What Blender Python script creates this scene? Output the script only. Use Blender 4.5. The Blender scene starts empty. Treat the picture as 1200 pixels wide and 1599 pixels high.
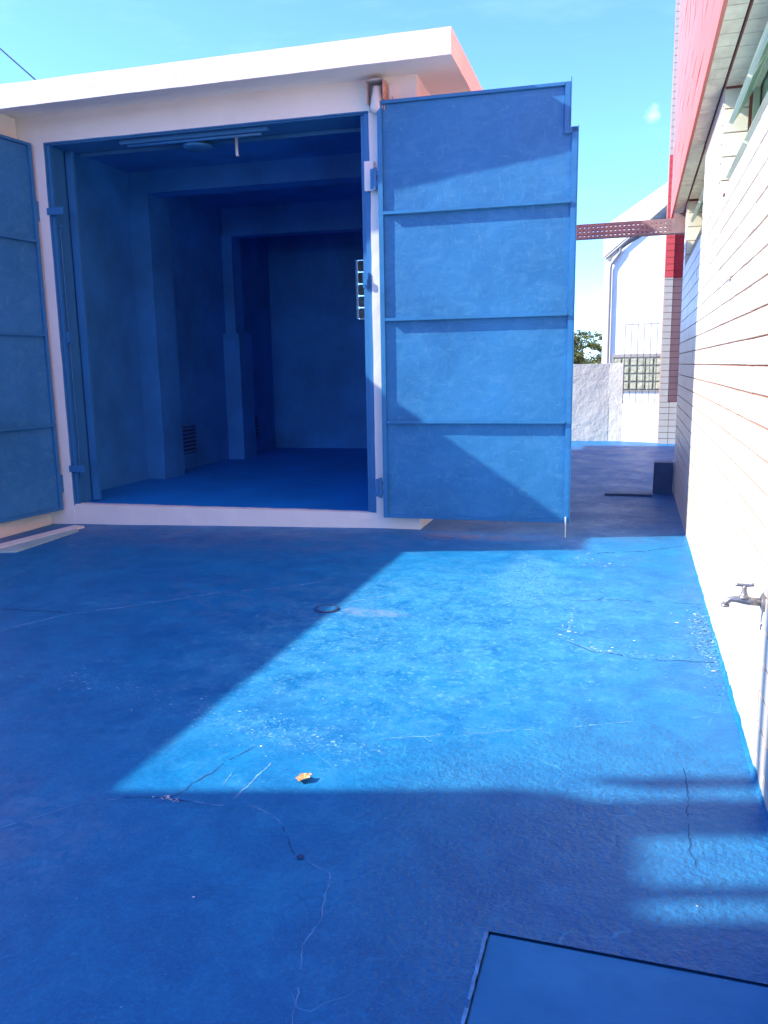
import bpy, bmesh, math, random
from math import sin, cos, radians, pi
from mathutils import Vector, Matrix, noise
S = bpy.context.scene
COL = S.collection
random.seed(7)

# ------------------------------------------------------------ camera
def setup_camera():
    f, p, r, y = 1255.0, radians(10.2), radians(-0.98), radians(17.3)
    F = Vector((-sin(y)*cos(p), cos(y)*cos(p), -sin(p)))
    R0 = Vector((cos(y), sin(y), 0)); U0 = R0.cross(F)
    R = R0*cos(r) + U0*sin(r); U = -R0*sin(r) + U0*cos(r)
    cam = bpy.data.cameras.new('camera')
    cam.sensor_fit = 'VERTICAL'; cam.sensor_height = 36.0
    cam.lens = 36.0*f/1599.0
    cam.clip_start = 0.05; cam.clip_end = 2000
    o = bpy.data.objects.new('camera', cam); COL.objects.link(o)
    m = Matrix(((R.x, U.x, -F.x), (R.y, U.y, -F.y), (R.z, U.z, -F.z))).to_4x4()
    m.translation = Vector((0, 0, 1.55))
    o.matrix_world = m
    S.camera = o
setup_camera()

# ------------------------------------------------------------ sky and sun
SUN_EL, SUN_AZ = radians(32.8), radians(16.0)     # azimuth of travel, from +X towards +Y
w = bpy.data.worlds.new('World'); S.world = w; w.use_nodes = True
nt = w.node_tree; nt.nodes.clear()
def N(t, **k):
    n = nt.nodes.new(t)
    for a, b in k.items(): setattr(n, a, b)
    return n
out = N('ShaderNodeOutputWorld'); bg = N('ShaderNodeBackground'); bg.inputs['Strength'].default_value = 0.15
sky = N('ShaderNodeTexSky', sky_type='NISHITA', sun_disc=False, sun_elevation=SUN_EL, sun_rotation=radians(254))
sky.air_density = 1.0; sky.dust_density = 0.0; sky.ozone_density = 6.0; sky.altitude = 3200
tc = N('ShaderNodeTexCoord')
mp = N('ShaderNodeMapping'); mp.inputs['Scale'].default_value = (1.4, 1.4, 6.0)
nz = N('ShaderNodeTexNoise'); nz.inputs['Scale'].default_value = 2.6; nz.inputs['Detail'].default_value = 7; nz.inputs['Roughness'].default_value = .62
cr = N('ShaderNodeMapRange'); cr.inputs['From Min'].default_value = .53; cr.inputs['From Max'].default_value = .80; cr.inputs['To Max'].default_value = .06
mixc = N('ShaderNodeMixRGB'); mixc.inputs['Color2'].default_value = (6.2, 6.6, 7.0, 1)
nt.links.new(tc.outputs['Generated'], mp.inputs['Vector']); nt.links.new(mp.outputs[0], nz.inputs['Vector'])
nt.links.new(nz.outputs['Fac'], cr.inputs['Value'])
# two small fair-weather puffs, placed by direction
def puff(direction, rad, amt):
    d = N('ShaderNodeVectorMath', operation='DISTANCE'); d.inputs[1].default_value = direction
    n2 = N('ShaderNodeTexNoise'); n2.inputs['Scale'].default_value = 38; n2.inputs['Detail'].default_value = 5
    nt.links.new(tc.outputs['Generated'], n2.inputs['Vector']); nt.links.new(tc.outputs['Generated'], d.inputs[0])
    a = N('ShaderNodeMath', operation='MULTIPLY_ADD'); a.inputs[1].default_value = rad*5; nt.links.new(n2.outputs['Fac'], a.inputs[0]); nt.links.new(d.outputs['Value'], a.inputs[2])
    m = N('ShaderNodeMapRange', interpolation_type='SMOOTHSTEP'); m.inputs['From Min'].default_value = rad*3.6; m.inputs['From Max'].default_value = rad*2.2
    m.inputs['To Min'].default_value = 0; m.inputs['To Max'].default_value = amt
    nt.links.new(a.outputs[0], m.inputs['Value']); return m
p1 = puff((0.00663, 0.9658, 0.2592), .009, .22)
mx = N('ShaderNodeMath', operation='MAXIMUM'); nt.links.new(cr.outputs[0], mx.inputs[0]); nt.links.new(p1.outputs[0], mx.inputs[1])
nt.links.new(mx.outputs[0], mixc.inputs['Fac'])
nt.links.new(sky.outputs[0], mixc.inputs['Color1']); 
tint = N('ShaderNodeMixRGB', blend_type='MULTIPLY'); tint.inputs['Fac'].default_value = 1; tint.inputs['Color2'].default_value = (.56, .665, .87, 1)
nt.links.new(mixc.outputs[0], tint.inputs['Color1']); nt.links.new(tint.outputs[0], bg.inputs['Color']); nt.links.new(bg.outputs[0], out.inputs['Surface'])

sl = bpy.data.lights.new('sun', 'SUN'); sl.energy = 2.0; sl.angle = radians(0.5); sl.color = (1.0, .95, .86)
so = bpy.data.objects.new('sun', sl); COL.objects.link(so)
sd = Vector((cos(SUN_AZ)*cos(SUN_EL), sin(SUN_AZ)*cos(SUN_EL), -sin(SUN_EL)))
so.rotation_euler = sd.to_track_quat('-Z', 'Y').to_euler()
S.view_settings.view_transform = 'Standard'; S.view_settings.look = 'None'
S.view_settings.gamma = 1; S.view_settings.use_curve_mapping = False
S.view_settings.exposure = 2.42
S.cycles.max_bounces = 12; S.cycles.diffuse_bounces = 8

# ------------------------------------------------------------ materials
def mat(name, col, rough=.6, metal=0.0, var=.12, vscale=3.0, bumps=((60, .15, .002),), spec=.5, streak=None, second=None, chips=None, fine=None):
    m = bpy.data.materials.new(name); m.use_nodes = True
    t = m.node_tree; b = t.nodes['Principled BSDF']
    b.inputs['Roughness'].default_value = rough; b.inputs['Metallic'].default_value = metal
    b.inputs['Specular IOR Level'].default_value = spec
    L = t.links.new
    g = t.nodes.new('ShaderNodeNewGeometry')
    n = t.nodes.new('ShaderNodeTexNoise'); n.inputs['Scale'].default_value = vscale; n.inputs['Detail'].default_value = 6; n.inputs['Roughness'].default_value = .6
    L(g.outputs['Position'], n.inputs['Vector'])
    r = t.nodes.new('ShaderNodeMapRange'); r.inputs['From Min'].default_value = .3; r.inputs['From Max'].default_value = .7
    L(n.outputs['Fac'], r.inputs['Value'])
    mx = t.nodes.new('ShaderNodeMixRGB')
    c1 = tuple(max(0, x*(1-var)) for x in col); c2 = second or tuple(min(1, x*(1+var)) for x in col)
    mx.inputs['Color1'].default_value = (*c1, 1); mx.inputs['Color2'].default_value = (*c2, 1)
    L(r.outputs[0], mx.inputs['Fac']); cout = mx.outputs[0]
    if streak:      # (colour, amount, scale vector, threshold)
        sc, am, sv, th = streak
        mpn = t.nodes.new('ShaderNodeMapping'); mpn.inputs['Scale'].default_value = sv; mpn.inputs['Rotation'].default_value = (.2, .5, .3)
        sn = t.nodes.new('ShaderNodeTexNoise'); sn.inputs['Scale'].default_value = 1; sn.inputs['Detail'].default_value = 8; sn.inputs['Distortion'].default_value = 1.2
        L(g.outputs['Position'], mpn.inputs['Vector']); L(mpn.outputs[0], sn.inputs['Vector'])
        sr = t.nodes.new('ShaderNodeMapRange'); sr.inputs['From Min'].default_value = th; sr.inputs['From Max'].default_value = th+.26; sr.inputs['To Max'].default_value = am
        L(sn.outputs['Fac'], sr.inputs['Value'])
        m2 = t.nodes.new('ShaderNodeMixRGB'); m2.inputs['Color2'].default_value = (*sc, 1)
        L(sr.outputs[0], m2.inputs['Fac']); L(cout, m2.inputs['Color1']); cout = m2.outputs[0]
    if fine:        # hair-fine brush scratches in crossing directions
        for q, (rx, rz) in enumerate(((.5, .3), (-.7, 1.1))):
            mq = t.nodes.new('ShaderNodeMapping'); mq.inputs['Scale'].default_value = (11, 17, 34) if q else (38, 20, 13); mq.inputs['Rotation'].default_value = (rx, .6-q, rz)
            wv = t.nodes.new('ShaderNodeTexNoise'); wv.inputs['Scale'].default_value = .5; wv.inputs['Detail'].default_value = 6; wv.inputs['Distortion'].default_value = 2.5
            L(g.outputs['Position'], mq.inputs['Vector']); L(mq.outputs[0], wv.inputs['Vector'])
            wr = t.nodes.new('ShaderNodeMapRange'); wr.inputs['From Min'].default_value = .58; wr.inputs['From Max'].default_value = .72; wr.inputs['To Max'].default_value = fine[1]
            L(wv.outputs['Fac'], wr.inputs['Value'])
            mw = t.nodes.new('ShaderNodeMixRGB'); mw.inputs['Color2'].default_value = (*fine[0], 1)
            L(wr.outputs[0], mw.inputs['Fac']); L(cout, mw.inputs['Color1']); cout = mw.outputs[0]
    if chips:
        cc, sca, th = chips
        cn = t.nodes.new('ShaderNodeTexNoise'); cn.inputs['Scale'].default_value = sca; cn.inputs['Detail'].default_value = 5
        L(g.outputs['Position'], cn.inputs['Vector'])
        c3 = t.nodes.new('ShaderNodeMapRange'); c3.inputs['From Min'].default_value = th; c3.inputs['From Max'].default_value = th+.02
        L(cn.outputs['Fac'], c3.inputs['Value'])
        m3 = t.nodes.new('ShaderNodeMixRGB'); m3.inputs['Color2'].default_value = (*cc, 1)
        L(c3.outputs[0], m3.inputs['Fac']); L(cout, m3.inputs['Color1']); cout = m3.outputs[0]
    L(cout, b.inputs['Base Color'])
    prev = None
    for sca, st, dist in bumps:
        bn = t.nodes.new('ShaderNodeTexNoise'); bn.inputs['Scale'].default_value = sca; bn.inputs['Detail'].default_value = 4
        L(g.outputs['Position'], bn.inputs['Vector'])
        bp = t.nodes.new('ShaderNodeBump'); bp.inputs['Strength'].default_value = st; bp.inputs['Distance'].default_value = dist
        L(bn.outputs['Fac'], bp.inputs['Height'])
        if prev: L(prev, bp.inputs['Normal'])
        prev = bp.outputs[0]
    if prev: L(prev, b.inputs['Normal'])
    return m

M = {}
M['white'] = mat('white_plaster', (.90, .86, .76), .8, var=.03, vscale=2.2, bumps=((14, .22, .008), (90, .3, .002)), chips=((.55, .47, .40), 26, .735))
M['rough_white'] = mat('rough_white_render', (.66, .61, .50), .85, var=.10, vscale=2.5, bumps=((5, .35, .04), (22, .4, .02), (110, .4, .004)), chips=((.30, .29, .28), 17, .735))
M['sidewall'] = mat('cream_plaster', (.84, .80, .68), .8, var=.05, bumps=((14, .3, .012),))
M['gate_blue'] = mat('gate_blue_paint', (.028, .190, .41), .42, var=.12, vscale=2.2, bumps=((5, .3, .02), (40, .25, .004)),
                     streak=((.05, .25, .48), .25, (30, 30, 60), .50), spec=.4)
M['gate_panel'] = mat('gate_panel_brushed_paint', (.028, .190, .41), .46, var=.17, vscale=1.1, bumps=((3, .35, .03), (30, .30, .004), (120, .35, .0015)),
                     streak=((.08, .30, .53), .30, (5, 7, 8), .45), spec=.35, fine=((.12, .36, .58), .24))
M['frame_blue'] = mat('frame_blue_paint', (.028, .190, .41), .5, var=.10, bumps=((30, .3, .006),), chips=((.02, .06, .14), 34, .75))
M['room_blue'] = mat('room_blue_paint', (.034, .265, .58), .6, var=.24, vscale=1.3, bumps=((9, .35, .015), (60, .3, .004)))
M['room_floor'] = mat('room_floor_paint', (.002, .26, .70), .55, var=.15, vscale=1.2, bumps=((12, .3, .008),))
M['dark_blue'] = mat('dark_blue_paint', (.03, .065, .15), .55, var=.2, bumps=((20, .4, .01),))
M['tile'] = mat('glazed_white_tile', (.57, .505, .41), .34, var=.04, vscale=5, bumps=((2.5, .12, .01),))
M['jamb_tile'] = mat('cream_tile', (.76, .72, .58), .4, var=.06, vscale=4, bumps=((2.5, .1, .01),))
M['soffit_tile'] = mat('soffit_tile', (.82, .69, .52), .5, var=.16, vscale=5, bumps=((3, .1, .01),), streak=((.50, .36, .28), .6, (7, 3, 7), .45))
M['grout'] = mat('red_brown_grout', (.40, .16, .11), .85, var=.15, bumps=((80, .3, .002),))
M['dark_grout'] = mat('dark_red_joint', (.22, .07, .06), .85, var=.15)
M['pink'] = mat('red_painted_tile', (.64, .15, .11), .6, var=.06, vscale=3, bumps=((4, .15, .006),), streak=((.72, .22, .18), .5, (12, .8, 12), .48))
M['red'] = mat('bright_red_tile', (.74, .085, .075), .4, var=.07, vscale=3)
M['red_shade'] = mat('shaded_red_tile', (.62, .035, .045), .4, var=.07, vscale=3)  # red tile with the recess shade put into its colour
M['tile_shade'] = mat('shaded_white_tile', (.86, .60, .44), .45, var=.08, vscale=4)  # white tile: recess shade and red bounce are put into the colour
M['metal_grey'] = mat('dull_zinc', (.33, .31, .31), .42, metal=.75, var=.25, vscale=40, bumps=((150, .4, .001),))
M['sash'] = mat('pale_green_aluminium', (.64, .69, .56), .5, metal=.0, var=.08, bumps=())
M['glass'] = mat('wired_glass', (.46, .62, .53), .22, var=.15, vscale=9, bumps=((60, .3, .002),))
M['brown_steel'] = mat('brown_galvanised_tray', (.36, .25, .23), .6, metal=.2, var=.18, vscale=6)
M['rod'] = mat('thin_steel_rod', (.10, .085, .08), .6, metal=.3, var=.2)
M['house'] = mat('white_house_paint', (.80, .80, .79), .8, var=.03, bumps=((10, .2, .01),))
M['house_side'] = mat('cream_house_return', (.74, .68, .60), .8, var=.05)
M['pipe'] = mat('grey_downpipe', (.30, .27, .24), .6, var=.1)
M['block_glass'] = mat('glass_block', (.40, .39, .27), .25, var=.4, vscale=14, bumps=((30, .5, .01),))
M['mortar'] = mat('pale_mortar', (.62, .55, .42), .8, var=.15)
M['lamp_glass'] = mat('opal_lamp_glass', (.72, .73, .66), .3, var=.04, bumps=())
M['lamp_metal'] = mat('weathered_lamp_hood', (.50, .48, .46), .6, metal=.1, var=.2, vscale=20)
M['rust'] = mat('rusty_plate', (.62, .36, .27), .8, var=.3, vscale=30)
M['bark'] = mat('bark', (.16, .12, .08), .9, var=.3, vscale=12)
M['earth'] = mat('dry_earth', (.24, .20, .14), .95, var=.3, vscale=.4)
M['crack_dark'] = mat('dark_crack', (.010, .055, .17), .9, var=.3, bumps=())
M['crack_pale'] = mat('pale_worn_paint', (.09, .29, .52), .7, var=.35, vscale=25, bumps=((60, .5, .004),))
M['fleck'] = mat('pale_paint_fleck', (.13, .36, .58), .7, var=.4, vscale=30, bumps=())
M['fleck_white'] = mat('bare_plaster_fleck', (.62, .68, .66), .8, var=.25, vscale=30, bumps=())
M['fleck_dark'] = mat('dark_grit_fleck', (.02, .04, .09), .9, var=.3, bumps=())
M['strip'] = mat('pale_green_strip', (.36, .62, .60), .4, var=.3, vscale=2.5, second=(.50, .74, .68), bumps=())
M['strip_white'] = mat('white_strip_lip', (.86, .84, .72), .6, var=.1, vscale=6)
M['leaf'] = mat('dry_leaf', (.55, .30, .12), .7, var=.35, vscale=60)
M['black'] = mat('black_cable', (.02, .02, .02), .6, var=.1, bumps=())
M['plain_plaster'] = mat('pale_plaster', (.70, .70, .68), .85, var=.06)
M['hatch'] = mat('smooth_blue_cover_paint', (.006, .20, .44), .55, var=.22, vscale=3.6, second=(.03, .23, .46), spec=.25, bumps=((10, .25, .006), (140, .4, .001)), streak=((.03, .24, .46), .45, (2, 9, 2), .5), chips=((.03, .05, .10), 42, .745))
for i, (a, b_) in enumerate([((.07, .10, .02), (.12, .14, .03)), ((.10, .13, .03), (.17, .18, .05))]):
    M['foliage%d' % i] = mat('foliage', a, .6, var=.2, vscale=2, second=b_, bumps=())

def yard_material():
    m = bpy.data.materials.new('blue_yard_paint'); m.use_nodes = True
    t = m.node_tree; b = t.nodes['Principled BSDF']; L = t.links.new
    g = t.nodes.new('ShaderNodeNewGeometry'); P = g.outputs['Position']
    def noise_(scale, detail=6, rough=.6, vec=None, dist=0):
        n = t.nodes.new('ShaderNodeTexNoise'); n.inputs['Scale'].default_value = scale; n.inputs['Detail'].default_value = detail
        n.inputs['Roughness'].default_value = rough; n.inputs['Distortion'].default_value = dist; L(vec or P, n.inputs['Vector']); return n.outputs['Fac']
    def rng(v, a, b2, lo=0., hi=1., smooth=False):
        r = t.nodes.new('ShaderNodeMapRange'); r.inputs['From Min'].default_value = a; r.inputs['From Max'].default_value = b2
        r.inputs['To Min'].default_value = lo; r.inputs['To Max'].default_value = hi
        if smooth: r.interpolation_type = 'SMOOTHSTEP'
        L(v, r.inputs['Value']); return r.outputs[0]
    def mul(a, b2, op='MULTIPLY'):
        n = t.nodes.new('ShaderNodeMath'); n.operation = op; n.use_clamp = True; L(a, n.inputs[0])
        if isinstance(b2, (int, float)): n.inputs[1].default_value = b2
        else: L(b2, n.inputs[1])
        return n.outputs[0]
    def mix(f, c1, c2):
        n = t.nodes.new('ShaderNodeMixRGB'); L(f, n.inputs['Fac'])
        if isinstance(c1, tuple): n.inputs['Color1'].default_value = (*c1, 1)
        else: L(c1, n.inputs['Color1'])
        n.inputs['Color2'].default_value = (*c2, 1); return n.outputs[0]
    def near(c, r0, r1):      # soft zone round a point
        d = t.nodes.new('ShaderNodeVectorMath'); d.operation = 'DISTANCE'; d.inputs[1].default_value = c; L(P, d.inputs[0])
        dd = t.nodes.new('ShaderNodeMath'); dd.operation = 'ADD'; L(d.outputs['Value'], dd.inputs[0])
        L(rng(noise_(1.6, 5), 0, 1, -.6, .6), dd.inputs[1])
        return rng(dd.outputs[0], r1, r0, 0, 1, True)
    def streaks(sx, sy, rot, scale, a, b2, hi):
        mp = t.nodes.new('ShaderNodeMapping'); mp.inputs['Scale'].default_value = (sx, sy, 1); mp.inputs['Rotation'].default_value = (0, 0, rot)
        L(P, mp.inputs['Vector']); return rng(noise_(scale, 7, .65, mp.outputs[0], .8), a, b2, 0, hi)
    c = mix(rng(noise_(1.1, 6, .62), .32, .68), (.002, .165, .385), (.004, .215, .45))
    greyzone = near((.35, 2.35, 0), .35, 1.35)
    c = mix(mul(greyzone, .62), c, (.042, .155, .31))
    back = near((-.2, 11.6, 0), 3.2, 4.8)  # grey-purple wear, with reflected sky and red walls put into the colour
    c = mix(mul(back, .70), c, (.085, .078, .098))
    right = near((0.1, 4.6, 0), .3, 2.4)
    c = mix(mul(right, .55), c, (.02, .19, .40))
    # scuffs, rolled paint, dirty veils
    c = mix(streaks(1.0, 5.5, .25, 1.5, .56, .78, .42), c, (.03, .24, .46))
    c = mix(streaks(6.0, .9, -.35, 1.2, .60, .80, .38), c, (.045, .29, .52))
    c = mix(rng(noise_(6, 8, .7), .58, .72, 0, .30), c, (.02, .22, .46))
    c = mix(rng(noise_(3.3, 8, .75, dist=1.5), .62, .74, 0, .35), c, (.004, .06, .27))
    c = mix(mul(rng(noise_(38, 6, .7), .60, .70, 0, .5), rng(noise_(1.4, 3), .45, .62)), c, (.14, .37, .56))
    c = mix(rng(noise_(95, 3, .6), .735, .75, 0, .8), c, (.32, .52, .70))
    c = mix(rng(noise_(70, 3, .6), .745, .76, 0, .8), c, (.01, .03, .10))
    c = mix(rng(noise_(3.1, 8, .68, dist=.8), .40, .60, .50, 0), c, (.001, .085, .26))
    c = mix(rng(noise_(8.5, 7, .7, dist=.5), .52, .68, 0, .42), c, (.02, .26, .52))
    c = mix(rng(noise_(46, 5, .7), .35, .62, .36, 0), c, (.001, .07, .22))
    c = mix(rng(noise_(85, 4, .7), .50, .66, 0, .40), c, (.012, .26, .55))
    c = mix(rng(noise_(14, 9, .8, dist=.6), .52, .70, 0, .42), c, (.03, .24, .47))
    c = mix(rng(noise_(.8, 4, .6), .5, .72, 0, .5), c, (.003, .09, .30))
    def ridge(scale, w_, amt, col_, gate_scale, g0, g1, dist=1.0):
        nonlocal c
        n = noise_(scale, 3, .5, dist=dist)
        a = t.nodes.new('ShaderNodeMath'); a.operation = 'SUBTRACT'; a.inputs[1].default_value = .5; L(n, a.inputs[0])
        a2 = t.nodes.new('ShaderNodeMath'); a2.operation = 'ABSOLUTE'; L(a.outputs[0], a2.inputs[0])
        line = rng(a2.outputs[0], w_, 0, 0, amt)
        c = mix(mul(line, rng(noise_(gate_scale, 4), g0, g1)), c, col_)
    ridge(1.3, .0045, .75, (.06, .30, .52), 2.3, .52, .60, .8)
    ridge(2.7, .004, .45, (.003, .07, .20), 1.9, .54, .62, .7)
    ridge(5.5, .008, .5, (.05, .27, .50), 3.1, .55, .62, 2.0)
    def ell(cx, cy, ax, ay, rot):
        mp = t.nodes.new('ShaderNodeMapping'); mp.vector_type = 'TEXTURE'; mp.inputs['Location'].default_value = (cx, cy, 0)
        mp.inputs['Rotation'].default_value = (0, 0, rot); mp.inputs['Scale'].default_value = (ax, ay, 5); L(P, mp.inputs['Vector'])
        d = t.nodes.new('ShaderNodeVectorMath'); d.operation = 'LENGTH'; L(mp.outputs[0], d.inputs[0])
        dd = t.nodes.new('ShaderNodeMath'); dd.operation = 'ADD'; L(d.outputs['Value'], dd.inputs[0]); L(rng(noise_(4.5, 5), 0, 1, -.55, .55), dd.inputs[1])
        return rng(dd.outputs[0], 1.1, .35, 0, 1, True)
    def worn(zone, scale, lo, hi, amt, col_):  # noise-broken colour in a zone: wear, and some painted light and shade
        nonlocal c
        c = mix(mul(rng(noise_(scale, 5, .65, dist=.5), lo, hi, 0, amt), zone), c, col_)
    z1 = ell(-1.42, 2.98, .46, .13, -.22); worn(z1, 52, .57, .62, .75, (.12, .38, .58)); worn(z1, 17, .50, .62, .35, (.05, .28, .50))
    z2 = ell(-2.5, 3.22, .75, .14, -.10); worn(z2, 60, .58, .63, .6, (.10, .34, .54))
    z3 = ell(-.68, 5.75, .30, .95, .1); worn(z3, 75, .54, .60, .8, (.22, .47, .62)); worn(z3, 16, .45, .60, .4, (.07, .30, .50))
    z4 = ell(.44, 4.75, .12, .75, 0); worn(z4, 34, .53, .60, .7, (.16, .40, .54)); worn(z4, 60, .55, .58, .9, (.01, .04, .10))
    z5 = ell(.02, 4.36, .50, .055, -.03); worn(z5, 40, .53, .60, .65, (.14, .38, .56)); worn(z5, 55, .56, .59, .9, (.01, .05, .14))
    z6 = ell(-.34, 4.85, .05, .48, -.03); worn(z6, 40, .53, .60, .5, (.14, .38, .56))
    z7 = ell(-1.0, 4.6, 1.5, 2.2, -.3); worn(z7, 5, .38, .70, .55, (.06, .31, .50)); worn(z7, 13, .46, .72, .40, (.09, .35, .55)); worn(z7, 34, .56, .64, .5, (.14, .40, .58))  # broken worn patches, paled to put a sunlit haze over the lit floor
    z8 = ell(-1.6, 4.72, .35, .10, 0); worn(z8, 12, .40, .60, .55, (.22, .30, .40))
    gate_shade = ell(-1.35, 7.15, .75, .14, .03); worn(gate_shade, 6, .35, .6, .6, (.17, .13, .15))  # brownish patch painted as the gate leaf's shadow
    z10 = ell(-2.3, 1.9, .8, .5, .3); worn(z10, 22, .48, .58, .6, (.07, .23, .44)); worn(z10, 7, .46, .60, .6, (.055, .17, .34)); z11 = ell(-2.6, 4.9, 1.2, .8, .2); worn(z11, 5, .48, .64, .5, (.05, .16, .34)); z12 = ell(-3.2, 6.6, 2.2, .5, .05); worn(z12, 4, .42, .62, .5, (.07, .16, .33))
    L(c, b.inputs['Base Color'])
    L(rng(noise_(2.2, 7, .7), .3, .7, .34, .62), b.inputs['Roughness'])
    b.inputs['Specular IOR Level'].default_value = .38
    rough_zone = t.nodes.new('ShaderNodeMath'); rough_zone.operation = 'MAXIMUM'
    L(near((.15, 2.35, 0), .75, 1.5), rough_zone.inputs[0]); L(near((-.3, 9.8, 0), 1.6, 3.4), rough_zone.inputs[1])
    prev = None
    for fac, st, dist in ((noise_(2.5, 5), .35, .02), (noise_(24, 6, .65), .40, .004), (noise_(120, 4, .6), .45, .0012)):
        bp = t.nodes.new('ShaderNodeBump'); bp.inputs['Strength'].default_value = st; bp.inputs['Distance'].default_value = dist
        L(fac, bp.inputs['Height'])
        if prev: L(prev, bp.inputs['Normal'])
        prev = bp.outputs[0]
    bp = t.nodes.new('ShaderNodeBump'); bp.inputs['Distance'].default_value = .02; L(rng(rough_zone.outputs[0], 0, 1, 0, .75), bp.inputs['Strength'])
    L(noise_(38, 5, .6), bp.inputs['Height']); L(prev, bp.inputs['Normal'])
    L(bp.outputs[0], b.inputs['Normal'])
    return m
M['yard'] = yard_material()

# ------------------------------------------------------------ mesh helpers
class MB:
    def __init__(s, f=None): s.v = []; s.q = []; s.f = f
    def pt(s, p):
        s.v.append(tuple(s.f(*p)) if s.f else tuple(p)); return len(s.v)-1
    def box(s, x0, x1, y0, y1, z0, z1):
        i = [s.pt(p) for p in ((x0,y0,z0),(x1,y0,z0),(x1,y1,z0),(x0,y1,z0),(x0,y0,z1),(x1,y0,z1),(x1,y1,z1),(x0,y1,z1))]
        for q in ((0,3,2,1),(4,5,6,7),(0,1,5,4),(1,2,6,5),(2,3,7,6),(3,0,4,7)): s.q.append([i[k] for k in q])
        return s
    def gbox(s, x0, x1, y0, y1, z0, z1, step=.12, amp=.004, seed=0):
        """box with gridded faces whose vertices wander a little: hand-plastered edges"""
        def ax(a, b): n = max(1, min(60, int(round(abs(b-a)/step)))); return [a+(b-a)*k/n for k in range(n+1)]
        X, Y, Z = ax(x0,x1), ax(y0,y1), ax(z0,z1); idx = {}
        def g(i, j, k):
            if (i,j,k) not in idx:
                p = Vector((X[i], Y[j], Z[k])); d = noise.noise_vector(p*3.1+Vector((seed,0,0)))*amp + noise.noise_vector(p*11+Vector((0,seed,0)))*amp*.6
                idx[(i,j,k)] = s.pt(tuple(p+d))
            return idx[(i,j,k)]
        nx, ny, nz_ = len(X)-1, len(Y)-1, len(Z)-1
        for i in range(nx):
            for j in range(ny):
                s.q.append([g(i,j,0),g(i,j+1,0),g(i+1,j+1,0),g(i+1,j,0)]); s.q.append([g(i,j,nz_),g(i+1,j,nz_),g(i+1,j+1,nz_),g(i,j+1,nz_)])
        for i in range(nx):
            for k in range(nz_):
                s.q.append([g(i,0,k),g(i+1,0,k),g(i+1,0,k+1),g(i,0,k+1)]); s.q.append([g(i,ny,k),g(i,ny,k+1),g(i+1,ny,k+1),g(i+1,ny,k)])
        for j in range(ny):
            for k in range(nz_):
                s.q.append([g(0,j,k),g(0,j,k+1),g(0,j+1,k+1),g(0,j+1,k)]); s.q.append([g(nx,j,k),g(nx,j+1,k),g(nx,j+1,k+1),g(nx,j,k+1)])
        return s
    def prism(s, poly, z0, z1):
        a = [s.pt((x,y,z0)) for x,y in poly]; b = [s.pt((x,y,z1)) for x,y in poly]; n = len(poly)
        s.q.append(a[::-1]); s.q.append(b)
        for i in range(n): s.q.append([a[i],a[(i+1)%n],b[(i+1)%n],b[i]])
        return s
    def tube(s, pts, r, n=10, cap=True):
        pts = [Vector(p) for p in pts]; rs = r if isinstance(r,(list,tuple)) else [r]*len(pts); rings = []
        up = None
        for i, p in enumerate(pts):
            d = (pts[min(i+1,len(pts)-1)]-pts[max(i-1,0)]).normalized()
            if up is None: up = Vector((0,0,1)) if abs(d.z) < .9 else Vector((1,0,0))
            a = d.cross(up).normalized(); b = a.cross(d).normalized(); up = b
            rings.append([s.pt(tuple(p+(a*cos(2*pi*k/n)+b*sin(2*pi*k/n))*rs[i])) for k in range(n)])
        for A, B in zip(rings, rings[1:]):
            for k in range(n): s.q.append([A[k],A[(k+1)%n],B[(k+1)%n],B[k]])
        if cap: s.q.append(rings[0][::-1]); s.q.append(rings[-1])
        return s
    def poly(s, pts): s.q.append([s.pt(p) for p in pts]); return s
    def mesh(s, name, m):
        me = bpy.data.meshes.new(name); me.from_pydata(s.v, [], s.q)
        bm = bmesh.new(); bm.from_mesh(me)
        bmesh.ops.recalc_face_normals(bm, faces=bm.faces[:]); bm.to_mesh(me); bm.free()
        me.materials.append(m); return me
    def build(s, name, m, parent=None, smooth=False, bevel=0):
        me = s.mesh(name, m)
        if bevel:
            bm = bmesh.new(); bm.from_mesh(me)
            bmesh.ops.remove_doubles(bm, verts=bm.verts[:], dist=1e-5)
            ed = [e for e in bm.edges if len(e.link_faces) == 2 and e.calc_face_angle(0) > .5]
            bmesh.ops.bevel(bm, geom=ed, offset=bevel, segments=2, affect='EDGES', clamp_overlap=True); bm.to_mesh(me); bm.free()
        o = bpy.data.objects.new(name, me); COL.objects.link(o)
        if smooth:
            for p in me.polygons: p.use_smooth = True
        if parent: o.parent = parent
        return o
def tag(o, label=None, cat=None, group=None, kind=None):
    for k, v in (('label',label),('category',cat),('group',group),('kind',kind)):
        if v: o[k] = v
    return o
def empty(name, label, cat, group=None):
    o = bpy.data.objects.new(name, None); COL.objects.link(o); o.empty_display_size = .2; return tag(o, label, cat, group)
def link(me, name, parent, loc=(0,0,0), rot=(0,0,0)):
    o = bpy.data.objects.new(name, me); COL.objects.link(o); o.parent = parent; o.location = loc; o.rotation_euler = rot; return o
def lathe(mb, prof, c=(0,0,0), n=24):
    rings = [[mb.pt((c[0]+r*cos(2*pi*k/n), c[1]+r*sin(2*pi*k/n), c[2]+z)) for k in range(n)] for r, z in prof]
    for A, B in zip(rings, rings[1:]):
        for k in range(n): mb.q.append([A[k],A[(k+1)%n],B[(k+1)%n],B[k]])
    mb.q.append(rings[0][::-1]); mb.q.append(rings[-1]); return mb

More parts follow.
